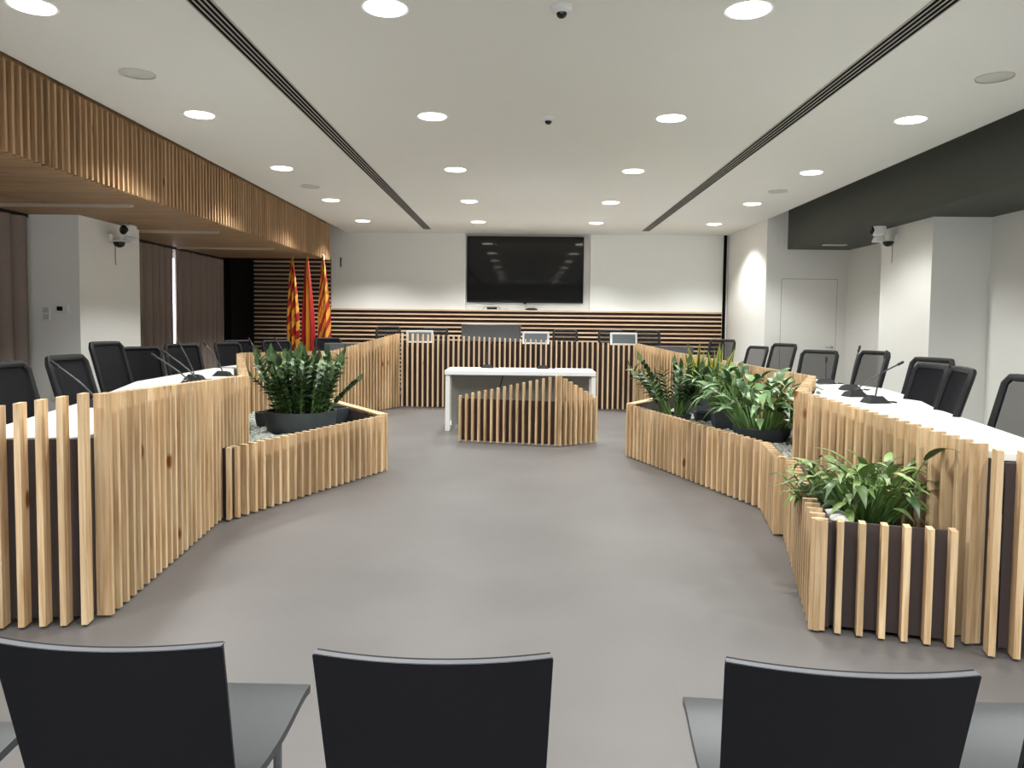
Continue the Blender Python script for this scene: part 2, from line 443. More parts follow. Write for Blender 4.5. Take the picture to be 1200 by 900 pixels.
# ------------------------------------------------------------------ ceiling fittings
def spot_lamp(x, y):
    ld = bpy.data.lights.new('downlight lamp', 'SPOT'); ld.energy = LAMP*(1.4 if y > 13 and x < 3 else 1); ld.color = (.985, 1, .975)
    ld.spot_size = math.radians(126); ld.spot_blend = .5; ld.shadow_soft_size = .1
    lo = bpy.data.objects.new('downlight lamp', ld); lo.location = (x, y, CZ-.05); COL.objects.link(lo)
    return lo
LAMP = 190
proto = None
cols = [(-2.81, 'far left'), (-.8, 'centre left'), (1.245, 'centre right'), (3.28, 'far right')]
rows = [(-.05, 'behind the camera'), (2.19, 'overhead'), (4.43, 'nearest in view'), (6.69, 'second from the camera'), (8.95, 'third from the camera'), (11.22, 'fourth from the camera'), (13.44, 'nearest the back wall')]
for x, cn in cols:
    for y, rn in rows:
        lab = 'round recessed downlight in the %s row, %s' % (cn, rn)
        if proto is None:
            proto = thing('ceiling_downlight', lab, 'ceiling light', (x, y, CZ), group='ceiling downlights')
            MB().lathe([(.118, .0), (.135, -.004), (.138, -.001), (.138, .0)], n=32, cap=False).build('trim_ring', M['white_metal'], proto)
            MB().lathe([(.119, -.001), (.115, -.006), (.06, -.009), (.002, -.010)], n=32, cap=True).build('diffuser', M['light'], proto)
        else:
            copy_tree(proto, (x, y, CZ), 0, lab)
        spot_lamp(x, y)
for x, nm in ((-1.815, 'left'), (2.265, 'right')):
    s = thing('slot_diffuser', 'long linear air slot diffuser in the ceiling, the one on the %s' % nm, 'air vent', (x, 6, CZ), group='ceiling air slots')
    MB().box((0, 0, -.002), (.14, 17, .004)).build('dark_slot', M['slot_dark'], s)
    mb = MB()
    for dx in (-.068, -.034, 0, .034, .068): mb.box((dx, 0, -.005), (.008, 17, .006))
    mb.build('blades', M['slot_grey'], s)
for x, y, l in ((-2.8, 5.6, 'near left'), (-2.8, 10.1, 'far left'), (3.3, 5.56, 'near right'), (3.3, 10.17, 'far right')):
    s = thing('ceiling_speaker', 'flush round grey ceiling speaker, %s one' % l, 'speaker', (x, y, CZ), group='ceiling speakers')
    MB().lathe([(.125, 0), (.125, -.008), (.118, -.010), (.115, -.006)], n=28, cap=False).build('rim', M['grille'], s)
    MB().lathe([(.116, -.002), (.10, -.007), (.002, -.008)], n=28).build('grille', M['grille'], s)
for y, l in ((4.40, 'nearer the camera'), (6.68, 'farther from the camera')):
    s = thing('dome_camera', 'small white dome camera on the ceiling centre line, the one %s' % l, 'camera', (.195, y, CZ), group='ceiling dome cameras')
    MB().lathe([(.06, 0), (.06, -.018), (.045, -.032), (.03, -.036)], n=24).build('base', M['white_metal'], s)
    MB().lathe([(.03, -.034), (.028, -.048), (.018, -.06), (.002, -.064)], n=20).build('lens_dome', M['lens'], s)

# ------------------------------------------------------------------ slatted furniture
def fins(mb, p0, p1, side, ztop, z0=.012, pitch=.0895, depth=.07, th=.027, ends=(True, True)):
    """upright fins standing out from a board; p0-p1 is the outer line on the floor,
    side=+1 when the outside lies to the left of p0->p1"""
    p0, p1 = Vector((*p0, 0)), Vector((*p1, 0)); t = (p1-p0); L_ = t.length; t.normalize()
    nrm = Vector((-t.y, t.x, 0))*side
    n = max(2, round(L_/pitch)+1)
    rz = math.atan2(t.y, t.x)
    za, zb = ztop if isinstance(ztop, (tuple, list)) else (ztop, ztop)
    for i in range(n):
        u = i/(n-1)
        c = p0+t*(th/2+(L_-th)*u)-nrm*depth/2
        z1 = za+(zb-za)*u
        mb.box((c.x, c.y, (z0+z1)/2), (th, depth, z1-z0), rz)
def board(mb, p0, p1, side, z0, z1, off=.07, th=.02, trim=(.0, .0)):
    p0, p1 = Vector((*p0, 0)), Vector((*p1, 0)); t = (p1-p0); L_ = t.length; t.normalize()
    nrm = Vector((-t.y, t.x, 0))*side
    a = p0+t*trim[0]-nrm*off; b_ = p1-t*trim[1]-nrm*off
    q = [a, b_, b_-nrm*th, a-nrm*th]
    mb.prism([(v.x, v.y) for v in q], z0, z1)

DT = .86
# ---- left near desk
L0a, L0b, L1b, L2b = (-3.05, 3.235), (-1.972, 3.41), (-2.18, 6.08), (-3.30, 9.0)
og = (-2.5, 4.5, 0)
dk = thing('council_desk', 'long white topped council desk on the left, clad in upright pine slats facing the aisle', 'desk', og)
mb = MB()
fins(mb, L0b, L0a, +1, (1.07, .90), pitch=.0935)
fins(mb, (-1.922, 3.53), L1b, -1, (1.06, .975))
fins(mb, L1b, L2b, -1, (.97, 1.03))
mb.build('slats', M['wood'], dk, og)
mb = MB()
board(mb, L0b, L0a, +1, .03, .855, trim=(.06, 0)); board(mb, (-1.92, 3.47), L1b, -1, .03, .855, trim=(.03, .06)); board(mb, L1b, L2b, -1, .03, .855, trim=(.02, .06))
mb.build('backing_board', M['backing'], dk, og)
MB().prism([(-2.85, 3.36), (-2.03, 3.50), (-2.28, 6.03), (-3.37, 8.9), (-3.62, 8.95), (-3.52, 7.7), (-3.45, 6.8), (-2.95, 5.2), (-2.62, 3.75)], DT-.03, DT).build('desktop', M['white_top'], dk, og)
for x, y in ((-2.6, 3.95), (-2.74, 4.85), (-3.3, 6.7), (-3.40, 7.72)):
    MB().box((x, y, .415), (.05, .05, .83)).build('leg', M['white_metal'], dk, og)
# ---- left corner desk
Aa, Ab, Ac = (-3.30, 9.05), (-2.72, 11.05), (-2.06, 12.83)
og = (-3.2, 11, 0)
dk = thing('corner_desk', 'slatted corner desk behind the bushy bowl plant, left of the head desk', 'desk', og)
mb = MB(); fins(mb, Aa, Ab, -1, (1.035, 1.0)); fins(mb, Ab, Ac, -1, (1.0, 1.235)); mb.build('slats', M['wood'], dk, og)
mb = MB(); board(mb, Aa, Ab, -1, .03, .90, trim=(.02, 0)); board(mb, Ab, Ac, -1, .03, .93, trim=(0, .04)); mb.build('backing_board', M['backing'], dk, og)
MB().prism([(-3.42, 9.07), (-2.83, 11.08), (-2.17, 12.8), (-2.75, 13.05), (-3.45, 11.3), (-3.62, 9.15)], DT-.03, DT).build('desktop', M['white_top'], dk, og)
for x, y in ((-3.52, 9.3), (-3.4, 11.2), (-2.78, 12.9)):
    MB().box((x, y, .415), (.05, .05, .83)).build('leg', M['white_metal'], dk, og)
# ---- head desk
H0, H1 = (-2.04, 12.86), (1.87, 12.80)
og = (0, 13.1, 0)
dk = thing('head_desk', 'long head desk under the wall screen, dark front with widely spaced pale upright slats', 'desk', og)
mb = MB(); fins(mb, H0, H1, -1, (1.245, 1.10), pitch=.0872, depth=.06); mb.build('slats', M['wood_pale'], dk, og)
mb = MB(); board(mb, H0, H1, -1, .02, 1.085, off=.06, trim=(.0, .0)); mb.build('backing_board', M['backing_red'], dk, og)
MB().prism([(-1.98, 12.96), (1.82, 12.9), (1.82, 13.55), (-1.98, 13.6)], 1.03, 1.06).build('desktop', M['white_top'], dk, og)
for x in (-1.9, -.1, 1.75):
    MB().box((x, 13.3, .615), (.04, .45, .83)).build('leg', M['white_metal'], dk, og)
# ---- right corner desk
Ra, Rb, Rc = (2.67, 7.22), (2.31, 11.55), (1.87, 12.78)
og = (2.9, 10, 0)
dk = thing('corner_desk', 'slatted corner desk behind the group of potted plants, right of the head desk', 'desk', og)
mb = MB(); fins(mb, Ra, Rb, +1, (.955, 1.01)); fins(mb, Rb, Rc, +1, (1.01, 1.115)); mb.build('slats', M['wood'], dk, og)
mb = MB(); board(mb, Ra, Rb, +1, .03, .88, trim=(.06, 0)); board(mb, Rb, Rc, +1, .03, .93, trim=(0, .03)); mb.build('backing_board', M['backing'], dk, og)
MB().prism([(2.79, 7.3), (2.42, 11.6), (1.98, 12.84), (2.6, 13.0), (3.0, 11.7), (3.15, 7.9), (3.1, 7.4)], DT-.03, DT).build('desktop', M['white_top'], dk, og)
for x, y in ((3.0, 7.8), (2.9, 11.5), (2.5, 12.85)):
    MB().box((x, y, .415), (.05, .05, .83)).build('leg', M['white_metal'], dk, og)
# ---- right near desk
R0a, R0b, R1b, R2b = (2.75, 3.03), (1.985, 3.245), (1.80, 5.10), (2.66, 7.18)
og = (2.3, 4.5, 0)
dk = thing('council_desk', 'long white topped council desk on the right, standing behind the small square planter', 'desk', og)
mb = MB()
fins(mb, (2.0, 3.235), R0a, -1, (.895, .87), pitch=.092)
fins(mb, (1.975, 3.36), R1b, +1, (.905, .985), pitch=.098)
fins(mb, R1b, R2b, +1, (.975, .958))
mb.build('slats', M['wood'], dk, og)
mb = MB()
board(mb, (1.985, 3.235), R0a, -1, .03, .835, trim=(.07, 0)); board(mb, (1.985, 3.30), R1b, +1, .03, .835, trim=(.0, .05)); board(mb, R1b, R2b, +1, .03, .835, trim=(0, .05))
mb.build('backing_board', M['backing'], dk, og)
MB().prism([(2.06, 3.32), (2.8, 3.13), (2.46, 3.72), (2.57, 4.21), (2.67, 4.68), (2.79, 5.21), (3.06, 6.03), (3.22, 6.9), (3.14, 7.3), (2.76, 7.2), (1.90, 5.12)], DT-.02, DT+.01).build('desktop', M['white_top'], dk, og)
for x, y in ((2.42, 3.7), (2.60, 4.56), (3.0, 6.1)):
    MB().box((x, y, .415), (.05, .05, .83)).build('leg', M['white_metal'], dk, og)

# ---- centre table and its slatted screen
og = (0, 10.4, 0)
tb = thing('speaker_table', 'white rectangular table with grey modesty panel in the middle of the floor', 'table', og)
MB().bbox((-.03, 10.4, .77), (1.98, .78, .06), .006).build('tabletop', M['white_top'], tb, og)
for x in (-.98, .93):
    mb = MB(); mb.bbox((x, 10.05, .37), (.06, .06, .74), .004); mb.bbox((x, 10.74, .37), (.06, .06, .74), .004); mb.box((x, 10.4, .03), (.05, .64, .05)); mb.box((x, 10.4, .71), (.05, .64, .05))
    mb.build('leg_frame', M['white_metal'], tb, og)
tag(MB().box((-.03, 10.32, .395), (1.85, .02, .69)).build('modesty_panel', M['grey_panel'], tb, og), 'grey modesty panel')
mb = MB(); mb.tube([(-.26, 10.3, .74), (-.27, 10.29, .68), (-.31, 10.3, .55), (-.32, 10.305, .3), (-.32, 10.305, .06)], .006); mb.build('cable', M['black_plastic'], tb, og)
og = (.1, 9.0, 0)
sc_ = thing('slatted_screen', 'low folded screen of stepped pine slats standing before the white table', 'screen', og)
mb = MB(); fins(mb, (-.755, 9.09), (.40, 8.81), -1, (.555, .82), pitch=.079, depth=.05, th=.024); fins(mb, (.44, 8.80), (.90, 9.15), -1, (.825, .55), pitch=.078, depth=.05, th=.026); mb.build('slats', M['wood'], sc_, og)
mb = MB(); board(mb, (-.755, 9.09), (.42, 8.80), -1, .02, .52, off=.05, trim=(.0, .03)); board(mb, (.43, 8.80), (.90, 9.15), -1, .02, .52, off=.05, trim=(.03, 0)); mb.build('backing_board', M['backing_red'], sc_, og)

# ---- planters
def planter(label, path, ztops, pitches, og, walls, fill, zfill, fillname, fillmat, side, rims=()):
    p = thing('planter_box', label, 'planter', og)
    mb = MB()
    for (a, b_), z, pt in zip(path, ztops, pitches): fins(mb, a, b_, side, z, pitch=pt)
    mb.build('slats', M['wood'], p, og)
    mb = MB()
    for a, b_ in walls: board(mb, a, b_, side, .02, .51, trim=(.03, .03))
    mb.build('liner_wall', M['backing'], p, og)
    return p
PA, PB, PC = (-2.04, 5.29), (-1.27, 7.22), (-2.60, 9.30)
pl = planter('long low slatted planter on the left holding the broad bowl plant', [((-2.01, 5.365), PB), (PB, PC)], [(.52, .535), .535], [.0895, .0895], (-2.0, 7.2, 0),
        [(PA, PB), (PB, PC)], None, 0, None, None, -1)
mb = MB(); mb.box((-2.055, 5.325, .266), (.027, .07, .508), .15); mb.build('corner_slat', M['wood'], pl, (-2.0, 7.2, 0))
mb = MB(); mb.box((-2.085, 5.40, .262), (.11, .02, .49), -.5); mb.build('end_panel', M['backing'], pl, (-2.0, 7.2, 0))
mb = MB(); board(mb, PB, PC, -1, .535, .548, off=0., th=.09); mb.build('rim_board', M['wood'], pl, (-2.0, 7.2, 0))
QA, QB, QC, QD = (1.12, 8.24), (1.84, 5.88), (1.70, 5.14), (1.79, 5.13)
pr = planter('long low slatted planter on the right holding the potted plants', [(QA, QB), (QB, QC), ((1.74, 5.13), QD), ((2.30, 10.2), QA)], [(.56, .52), (.52, .53), .53, .56], [.0895, .085, .06, .0895], (1.9, 7.2, 0),
        [(QA, QB), (QB, QC)], None, 0, None, None, -1)
# the far side of the right planter faces the other way
mb = MB(); board(mb, QA, (2.28, 10.2), +1, .02, .545); mb.build('liner_wall', M['backing'], pr, (1.9, 7.2, 0))
mb = MB(); board(mb, QA, (2.28, 10.2), +1, .56, .573, off=0., th=.09); mb.build('rim_board', M['wood'], pr, (1.9, 7.2, 0))
SA, SB, SC = (1.745, 5.06), (1.335, 3.50), (1.885, 3.325)
pb = planter('small square slatted planter at the near right, filled with soil', [(SA, SB), ((1.35, 3.485), (1.90, 3.315))], [.53, .525], [.107, .0895], (1.7, 3.9, 0), [(SA, SB), ((1.34, 3.49), (1.93, 3.305))], None, 0, None, None, -1)
# soil and gravel fills
def inside(p, poly):
    c = False; n = len(poly)
    for i in range(n):
        a, b_ = poly[i], poly[(i+1) % n]
        if (a[1] > p[1]) != (b_[1] > p[1]) and p[0] < (b_[0]-a[0])*(p[1]-a[1])/(b_[1]-a[1])+a[0]: c = not c
    return c
def gravel(label, poly, z, n, group):
    mb = MB(); mb.prism(poly, z-.08, z)
    xs = [p[0] for p in poly]; ys = [p[1] for p in poly]; rnd = random.Random(3)
    k = 0
    while k < n:
        x, y = rnd.uniform(min(xs), max(xs)), rnd.uniform(min(ys), max(ys))
        if not inside((x, y), poly): continue
        k += 1
        r = rnd.uniform(.012, .026); R = Matrix.Rotation(rnd.uniform(0, 6.3), 3, 'Z') @ Matrix.Rotation(rnd.uniform(-.5, .5), 3, 'X')
        pts = []
        for i in range(6):
            a = i*PI/3; pts.append(Vector((math.cos(a)*r*1.2, math.sin(a)*r*rnd.uniform(.7, 1), 0)))
        vs = [Vector((0, 0, -r*.5))]+pts+[p*.55+Vector((0, 0, r*.6)) for p in pts]
        vs = [R @ v+Vector((x, y, z+r*.35)) for v in vs]
        fs = [(0, 1+(i+1) % 6, 1+i) for i in range(6)]+[(1+i, 1+(i+1) % 6, 7+(i+1) % 6, 7+i) for i in range(6)]+[tuple(range(7, 13))]
        mb.add(vs, fs, smooth=True)
    o = mb.build('white_gravel', M['pebble'], sharp=50); tag(o, label, 'gravel', kind='stuff')
PG = [(-2.12, 5.46), (-2.09, 5.46), (-1.42, 7.2), (-2.64, 9.12), (-3.1, 8.42), (-2.2, 6.12)]
gravel('white gravel filling the left planter around the bowl', PG, .37, 2600, None)
QG = [(1.25, 8.24), (1.93, 5.96), (1.83, 5.24), (2.58, 7.1), (2.34, 9.95)]
gravel('white gravel filling the right planter around the pots', QG, .41, 2200, None)
o = MB().prism([(1.79, 4.86), (1.45, 3.57), (1.86, 3.43), (1.88, 3.5)], .03, .44).build('soil', M['soil'], pb, (1.7, 3.9, 0))
for x, y, r, rz, l in ((1.545, 3.78, .06, .3, 'rear'), (1.525, 3.66, .062, 1.2, 'front')):
    mb = MB(); rnd = random.Random(int(r*1e4))
    mb.lathe([(r*.5, -.3*r), (r*.95, -.1*r), (r*1.05, .25*r), (r*.85, .65*r), (r*.4, .85*r), (.002, .9*r)], (x, y, .455), 10, Matrix.Rotation(rz, 3, 'Z') @ Matrix.Rotation(.2, 3, 'X'), sx=1.15, sy=.85)
    o = mb.build('white_stone', M['stone'], origin=(x, y, .44)); tag(o, 'white rock on the soil of the small near planter, the %s of two' % l, 'rock', 'white rocks')

# ------------------------------------------------------------------ plants
def leaf(mb, base, d, up, L_, W, droop=.3, fold=.25, nseg=5, pointed=1.):
    d = Vector(d).normalized(); up = Vector(up)
    s = d.cross(up)
    if s.length < 1e-4: s = d.cross(Vector((1, 0, .1)))
    s.normalize(); n = s.cross(d).normalized()
    vs = []; uvs = []
    for i in range(nseg+1):
        t = i/nseg
        w = W*.5*max(.02, math.sin(PI*min(1, t*.93+.07)**(.75*pointed)))
        ang = droop*t
        c = Vector(base)+d*(L_*t*math.cos(ang*.6))-n*(L_*t*math.sin(ang)*t)
        vs += [c-s*w+n*w*fold, c, c+s*w+n*w*fold]; uvs += [(0, t), (.5, t), (1, t)]
    fs = []
    for i in range(nseg):
        a = i*3; fs += [(a, a+1, a+4, a+3), (a+1, a+2, a+5, a+4)]
    mb.add(vs, fs, uvs, True)
def rdir(rnd, az, tilt):
    return Vector((math.cos(az)*math.sin(tilt), math.sin(az)*math.sin(tilt), math.cos(tilt)))
def zz_plant(p, c, R, n, Hh, rnd, tilt=(.1, .75), lw=.042, ll=.085, t0=.28):
    lm, st = MB(), MB()
    for k in range(n):
        az = rnd.uniform(0, 2*PI); rr = R*math.sqrt(rnd.random())*.8
        tl = tilt[0]+(tilt[1]-tilt[0])*(rr/R)*rnd.uniform(.7, 1.25)
        b0 = Vector((c[0]+math.cos(az)*rr, c[1]+math.sin(az)*rr, c[2]))
        d = rdir(rnd, az+rnd.uniform(-.4, .4), tl); h = Hh*rnd.uniform(.68, 1.05)
        out = Vector((d.x, d.y, 0))
        path = [b0+d*h*t+out*(h*.22*t*t)-Vector((0, 0, h*.06*t*t)) for t in (0, .25, .5, .75, 1)]
        st.tube(path, [.011, .010, .008, .006, .004], 6)
        side0 = d.cross(Vector((0, 0, 1)));
        if side0.length < .05: side0 = Vector((1, 0, 0))
        side0 = (Matrix.Rotation(rnd.uniform(0, PI), 3, d) @ side0.normalized())
        m = 9
        for i in range(m):
            t = t0+(1-t0)*i/m
            q = b0+d*h*t+out*(h*.22*t*t)-Vector((0, 0, h*.06*t*t))
            for sgn in (-1, 1):
                ld = side0*sgn+d*.75+Vector((0, 0, .15))
                leaf(lm, q, ld, d+Vector((rnd.uniform(-.3, .3), rnd.uniform(-.3, .3), .3)), ll*rnd.uniform(.8, 1.15), lw*rnd.uniform(.85, 1.1), .25, .3, 4, .9)
        leaf(lm, path[-1], d, side0, ll, lw, .1, .3, 4)
    lm.build('leaves', M['zz'], p, p.location); st.build('stems', M['stem'], p, p.location)
def lily_plant(p, c, R, n, Hh, rnd, tilt=(.15, .9), ll=.2, lw=.075, mat='lily'):
    lm, st = MB(), MB()
    for k in range(n):
        az = rnd.uniform(0, 2*PI); u = math.sqrt(rnd.random()); rr = R*u*.5
        tl = tilt[0]+(tilt[1]-tilt[0])*u*rnd.uniform(.6, 1.2)
        b0 = Vector((c[0]+math.cos(az)*rr, c[1]+math.sin(az)*rr, c[2]))
        d = rdir(rnd, az+rnd.uniform(-.3, .3), tl*.7); h = Hh*rnd.uniform(.35, 1.)
        out = Vector((math.cos(az), math.sin(az), 0))
        path = [b0+d*h*t*.72+out*(h*.15*u*t*t) for t in (0, .33, .66, 1)]
        st.tube(path, [.006, .005, .004, .003], 5)
        ld = rdir(rnd, az+rnd.uniform(-.5, .5), min(1.75, tl+rnd.uniform(.1, .8)))
        L_ = ll*rnd.uniform(.75, 1.15)
        leaf(lm, path[-1], ld, Vector((0, 0, 1))+out*.2, L_, lw*L_/ll*rnd.uniform(.85, 1.15), rnd.uniform(.3, .8), .22, 6, 1.)
    lm.build('leaves', M[mat], p, p.location); st.build('stems', M['stem'], p, p.location)
def sword_plant(p, c, R, n, Hh, rnd):
    lm = MB()
    for k in range(n):
        az = rnd.uniform(0, 2*PI); rr = R*math.sqrt(rnd.random())
        d = rdir(rnd, az, .05+.4*rr/R*rnd.uniform(.3, 1.2))
        leaf(lm, (c[0]+math.cos(az)*rr*.6, c[1]+math.sin(az)*rr*.6, c[2]), d, rdir(rnd, az+rnd.uniform(-1.5, 1.5), 1.4), Hh*rnd.uniform(.55, 1.0), .10*rnd.uniform(.8, 1.1), .12, .25, 7, .75)
    lm.build('leaves', M['sword'], p, p.location)
def round_pot(p, r, h, rim=.02, taper=.85, n=32):
    og = p.location; mb = MB()
    mb.lathe([(.01, 0), (r*taper*.97, 0), (r*taper, .01), (r*.97, h*.55), (r, h-.012), (r, h), (r-rim, h), (r-rim, h-.03), (.01, h-.031)], n=n, cap=False)
    mb.build('pot', M['pot'], p)
    MB().lathe([(r-rim+.002, h-.028), (r*.5, h-.02), (.01, h-.018)], n=n, cap=False).build('soil', M['soil'], p)
def square_pot(p, w, h, rz=0.):
    mb = MB(); k = .9
    def ring(a, z): return [(-a, -a, z), (a, -a, z), (a, a, z), (-a, a, z)]
    R = Matrix.Rotation(rz, 3, 'Z')
    rs = [ring(w/2*k, 0), ring(w/2, h), ring(w/2-.02, h), ring(w/2-.02, h-.03)]
    vs = [R @ Vector(v) for r in rs for v in r]
    fs = [(3, 2, 1, 0), (12, 13, 14, 15)]
    for q in range(3):
        for i in range(4):
            j = (i+1) % 4; fs.append((q*4+i, q*4+j, q*4+4+j, q*4+4+i))
    mb.add(vs, fs); mb.build('pot', M['pot'], p)
    MB().box((0, 0, h-.024), (w-.045, w-.045, .008), rz).build('soil', M['soil'], p)
rnd = random.Random(11)
p = thing('potted_plant', 'dense dark green bushy plant in a broad slate bowl in the left planter', 'plant', (-2.09, 7.2, .375)); round_pot(p, .335, .20, .025, .92, 40)
zz_plant(p, (-2.09, 7.2, .55), .31, 74, .58, rnd, tilt=(.05, .38), lw=.056, ll=.105, t0=.08)
zz_plant(p, (-2.09, 7.2, .55), .31, 6, .48, rnd, tilt=(.5, .72), lw=.05, ll=.10)
p = thing('plant_pot', 'small empty slate pot behind the right edge of the broad bowl', 'pot', (-1.92, 7.76, .375)); round_pot(p, .155, .17)
p = thing('plant_pot', 'small empty slate pot behind the left edge of the broad bowl', 'pot', (-2.50, 7.45, .375)); round_pot(p, .11, .15)
p = thing('potted_plant', 'arching dark leaved plant in a low pot at the left end of the right planter', 'plant', (1.56, 7.85, .415)); round_pot(p, .17, .10)
zz_plant(p, (1.56, 7.85, .49), .15, 20, .62, rnd, tilt=(.15, .72), lw=.055, ll=.11)
p = thing('plant_pot', 'small round slate pot beside the arching plant in the right planter', 'pot', (1.92, 8.05, .415)); round_pot(p, .12, .10)
p = thing('potted_plant', 'upright yellow edged sword leaved plant in a square pot, rearmost in the right planter', 'plant', (2.06, 8.65, .415)); square_pot(p, .36, .26, .2)
sword_plant(p, (2.06, 8.65, .65), .24, 34, .60, rnd)
p = thing('potted_plant', 'leafy drooping plant in a square slate pot in the middle of the right planter', 'plant', (2.06, 7.5, .415)); square_pot(p, .40, .18, -.15)
lily_plant(p, (2.06, 7.5, .57), .36, 130, .58, rnd, tilt=(.05, .95), ll=.18, lw=.066)
p = thing('potted_plant', 'broad leaved plant in a round bowl beside the slatted corner in the right planter', 'plant', (2.10, 6.72, .415)); round_pot(p, .245, .12, .02, .85, 36)
lily_plant(p, (2.10, 6.72, .51), .40, 130, .62, rnd, tilt=(.05, 1.0), ll=.19, lw=.085)
p = thing('leafy_plant', 'loose long leaved plant growing from the soil of the small near planter', 'plant', (1.70, 3.80, .44))
lily_plant(p, (1.75, 3.88, .44), .27, 150, .42, rnd, tilt=(.08, 1.0), ll=.13, lw=.046, mat='young')
lily_plant(p, (1.62, 4.05, .44), .2, 60, .27, rnd, tilt=(.3, 1.1), ll=.08, lw=.035, mat='young')
lily_plant(p, (1.80, 3.80, .44), .12, 7, .50, rnd, tilt=(.1, .7), ll=.24, lw=.06, mat='young')

# ------------------------------------------------------------------ chairs at the desks
def office_chair(label, bx, by, ztop, rz, first=[]):
    """bx,by: where the top of the backrest stands"""
    f = Vector((-math.sin(rz), math.cos(rz)))
    loc = (bx+f.x*.33, by+f.y*.33, ztop-1.14+BASEZ)
    if first:
        r = copy_tree(first[0], loc, rz, label)
    else:
        r = thing('office_chair', label, 'chair', loc, rz, group='office chairs around the council desks')
        first.append(r)
        # backrest: frame ring and stretched mesh, leaning back
        def bk(u, v):  # u across, v up
            x = (u-.5)*.43; z = .52+v*.62
            y = -.20-.18*v-.03*(1-(2*u-1)**2)
            return (x, y, z)
        W_ = 1.0
        path = []
        N_ = 10
        for (u0, v0), (u1, v1) in (((0.06, 0), (.94, 0)), ((1, .06), (1, .94)), ((.94, 1), (.06, 1)), ((0, .94), (0, .06))):
            for i in range(N_+1):
                t = i/N_; path.append(bk(u0+(u1-u0)*t, v0+(v1-v0)*t))
        path.append(path[0]); path.append(path[1])
        MB().tube(path, .022, 8, cap=False).build('back_frame', M['black_plastic'], r)
        MB().sheet(lambda u, v: bk(.02+.96*u, .02+.96*v), 12, 8, .006).build('back_mesh', M['mesh'], r)
        def st(u, v):
            x = (u-.5)*.48; y = -.22+v*.47
            return (x, y, .475+.02*(2*u-1)**2-.03*max(0, v-.75)*4*(v-.75))
        MB().sheet(st, 10, 10, .07).build('seat', M['black_fabric'], r)
        mb = MB(); mb.tube([(0, 0, .43), (0, -.26, .42), (0, -.31, .50), (0, -.30, .66)], .022); mb.box((0, -.02, .425), (.2, .22, .04)); mb.build('back_support', M['black_plastic'], r)
        MB().lathe([(.03, .10), (.03, .26), (.02, .26), (.02, .41)], n=14).build('gas_column', M['chrome'], r)
        mb = MB()
        for k in range(5):
            a = k*2*PI/5+.3
            mb.tube([(0, 0, .12), (.16*math.cos(a), .16*math.sin(a), .105), (.31*math.cos(a), .31*math.sin(a), .075)], [.026, .02, .014], 8)
        mb.build('star_base', M['black_plastic'], r)
        for k in range(5):
            a = k*2*PI/5+.3; mb = MB()
            Rm = Matrix.Rotation(a, 3, 'Z') @ Matrix.Rotation(PI/2, 3, 'X')
            mb.lathe([(.012, -.022), (.03, -.02), (.03, .02), (.012, .022)], (.31*math.cos(a), .31*math.sin(a), .031), 14, Rm)
            mb.build('castor', M['black_plastic'], r)
    for c in kids(r):
        if c.name.startswith('back_mesh'): c.material_slots[0].link = 'DATA'
    return r
BASEZ = 0.
def solid(o, mat='black_fabric'):
    for c in kids(o):
        if c.name.startswith('back_mesh'):
            c.material_slots[0].link = 'OBJECT'; c.material_slots[0].material = M[mat]
def rch(label, bx, by, z, rho): return office_chair(label, bx, by, z, PI/2+math.radians(rho))
def lch(label, bx, by, z, rho): solid(office_chair(label, bx, by, z, -PI/2-math.radians(rho)), 'mesh_dense')
lch('black office chair at the left picture edge behind the near end of the left desk', -3.02, 4.45, 1.13, 5)
lch('black office chair in front of the grey column face on the left', -3.10, 5.25, 1.14, 0)
lch('black office chair with the tallest back, before the white column side on the left', -3.84, 7.10, 1.185, 7)
lch('black office chair turned to the camera, right beside the tall backed one on the left', -4.13, 8.28, 1.10, 38)
lch('black office chair before the light gap of the left curtains', -3.88, 8.75, 1.125, 32)
lch('black office chair at the far end of the left curtains by the dark slats', -3.93, 10.25, 1.108, 24)
lch('black chair back just showing over the left corner desk, nearer the curtains', -4.10, 11.05, 1.12, 40)
lch('black chair back just showing over the left corner desk, left of the three flags', -3.72, 11.6, 1.11, 50)
lch('black chair back just showing over the left corner desk, below the right flag', -3.18, 12.55, 1.14, 55)
rch('black office chair by the right end of the back wall slats', 3.16, 12.3, 1.19, 46)
rch('small looking black office chair behind the leafy pots, before the bright wall return', 3.30, 10.95, 1.12, 20)
rch('upright black office chair left of the door outline on the right', 3.35, 10.0, 1.18, 22)
rch('black office chair turned to the camera, under the door handle', 3.32, 8.70, 1.135, 38)
rch('black office chair before the left edge of the white right column', 3.57, 7.93, 1.155, 13)
rch('black office chair partly hidden behind another, before the shaded column face', 3.46, 6.60, 1.14, 17)
so1 = rch('solid looking black office chair overlapping the chair behind it, on the right', 2.95, 5.66, 1.13, 0)
so2 = rch('narrow looking black office chair, second from the right picture edge', 2.73, 4.90, 1.145, -14)
solid(so1); solid(so2)
rch('black office chair cut off by the right picture edge', 2.74, 4.20, 1.135, 6)
BASEZ = .2
for x, z, l in ((-2.50, 1.33, 'beside the left end of the head desk, above the corner slats'), (-1.62, 1.31, 'behind the left silver screen on the head desk'), (.78, 1.31, 'right of the middle silver screen behind the head desk'), (1.62, 1.31, 'behind the right silver screen on the head desk'), (2.30, 1.31, 'past the right end of the head desk before the slat wall'), (-.5, 1.31, 'behind the wide dark monitor at the middle of the head desk')):
    office_chair('black office chair ' + l, x, 14.2, z-.2, PI)
BASEZ = 0.

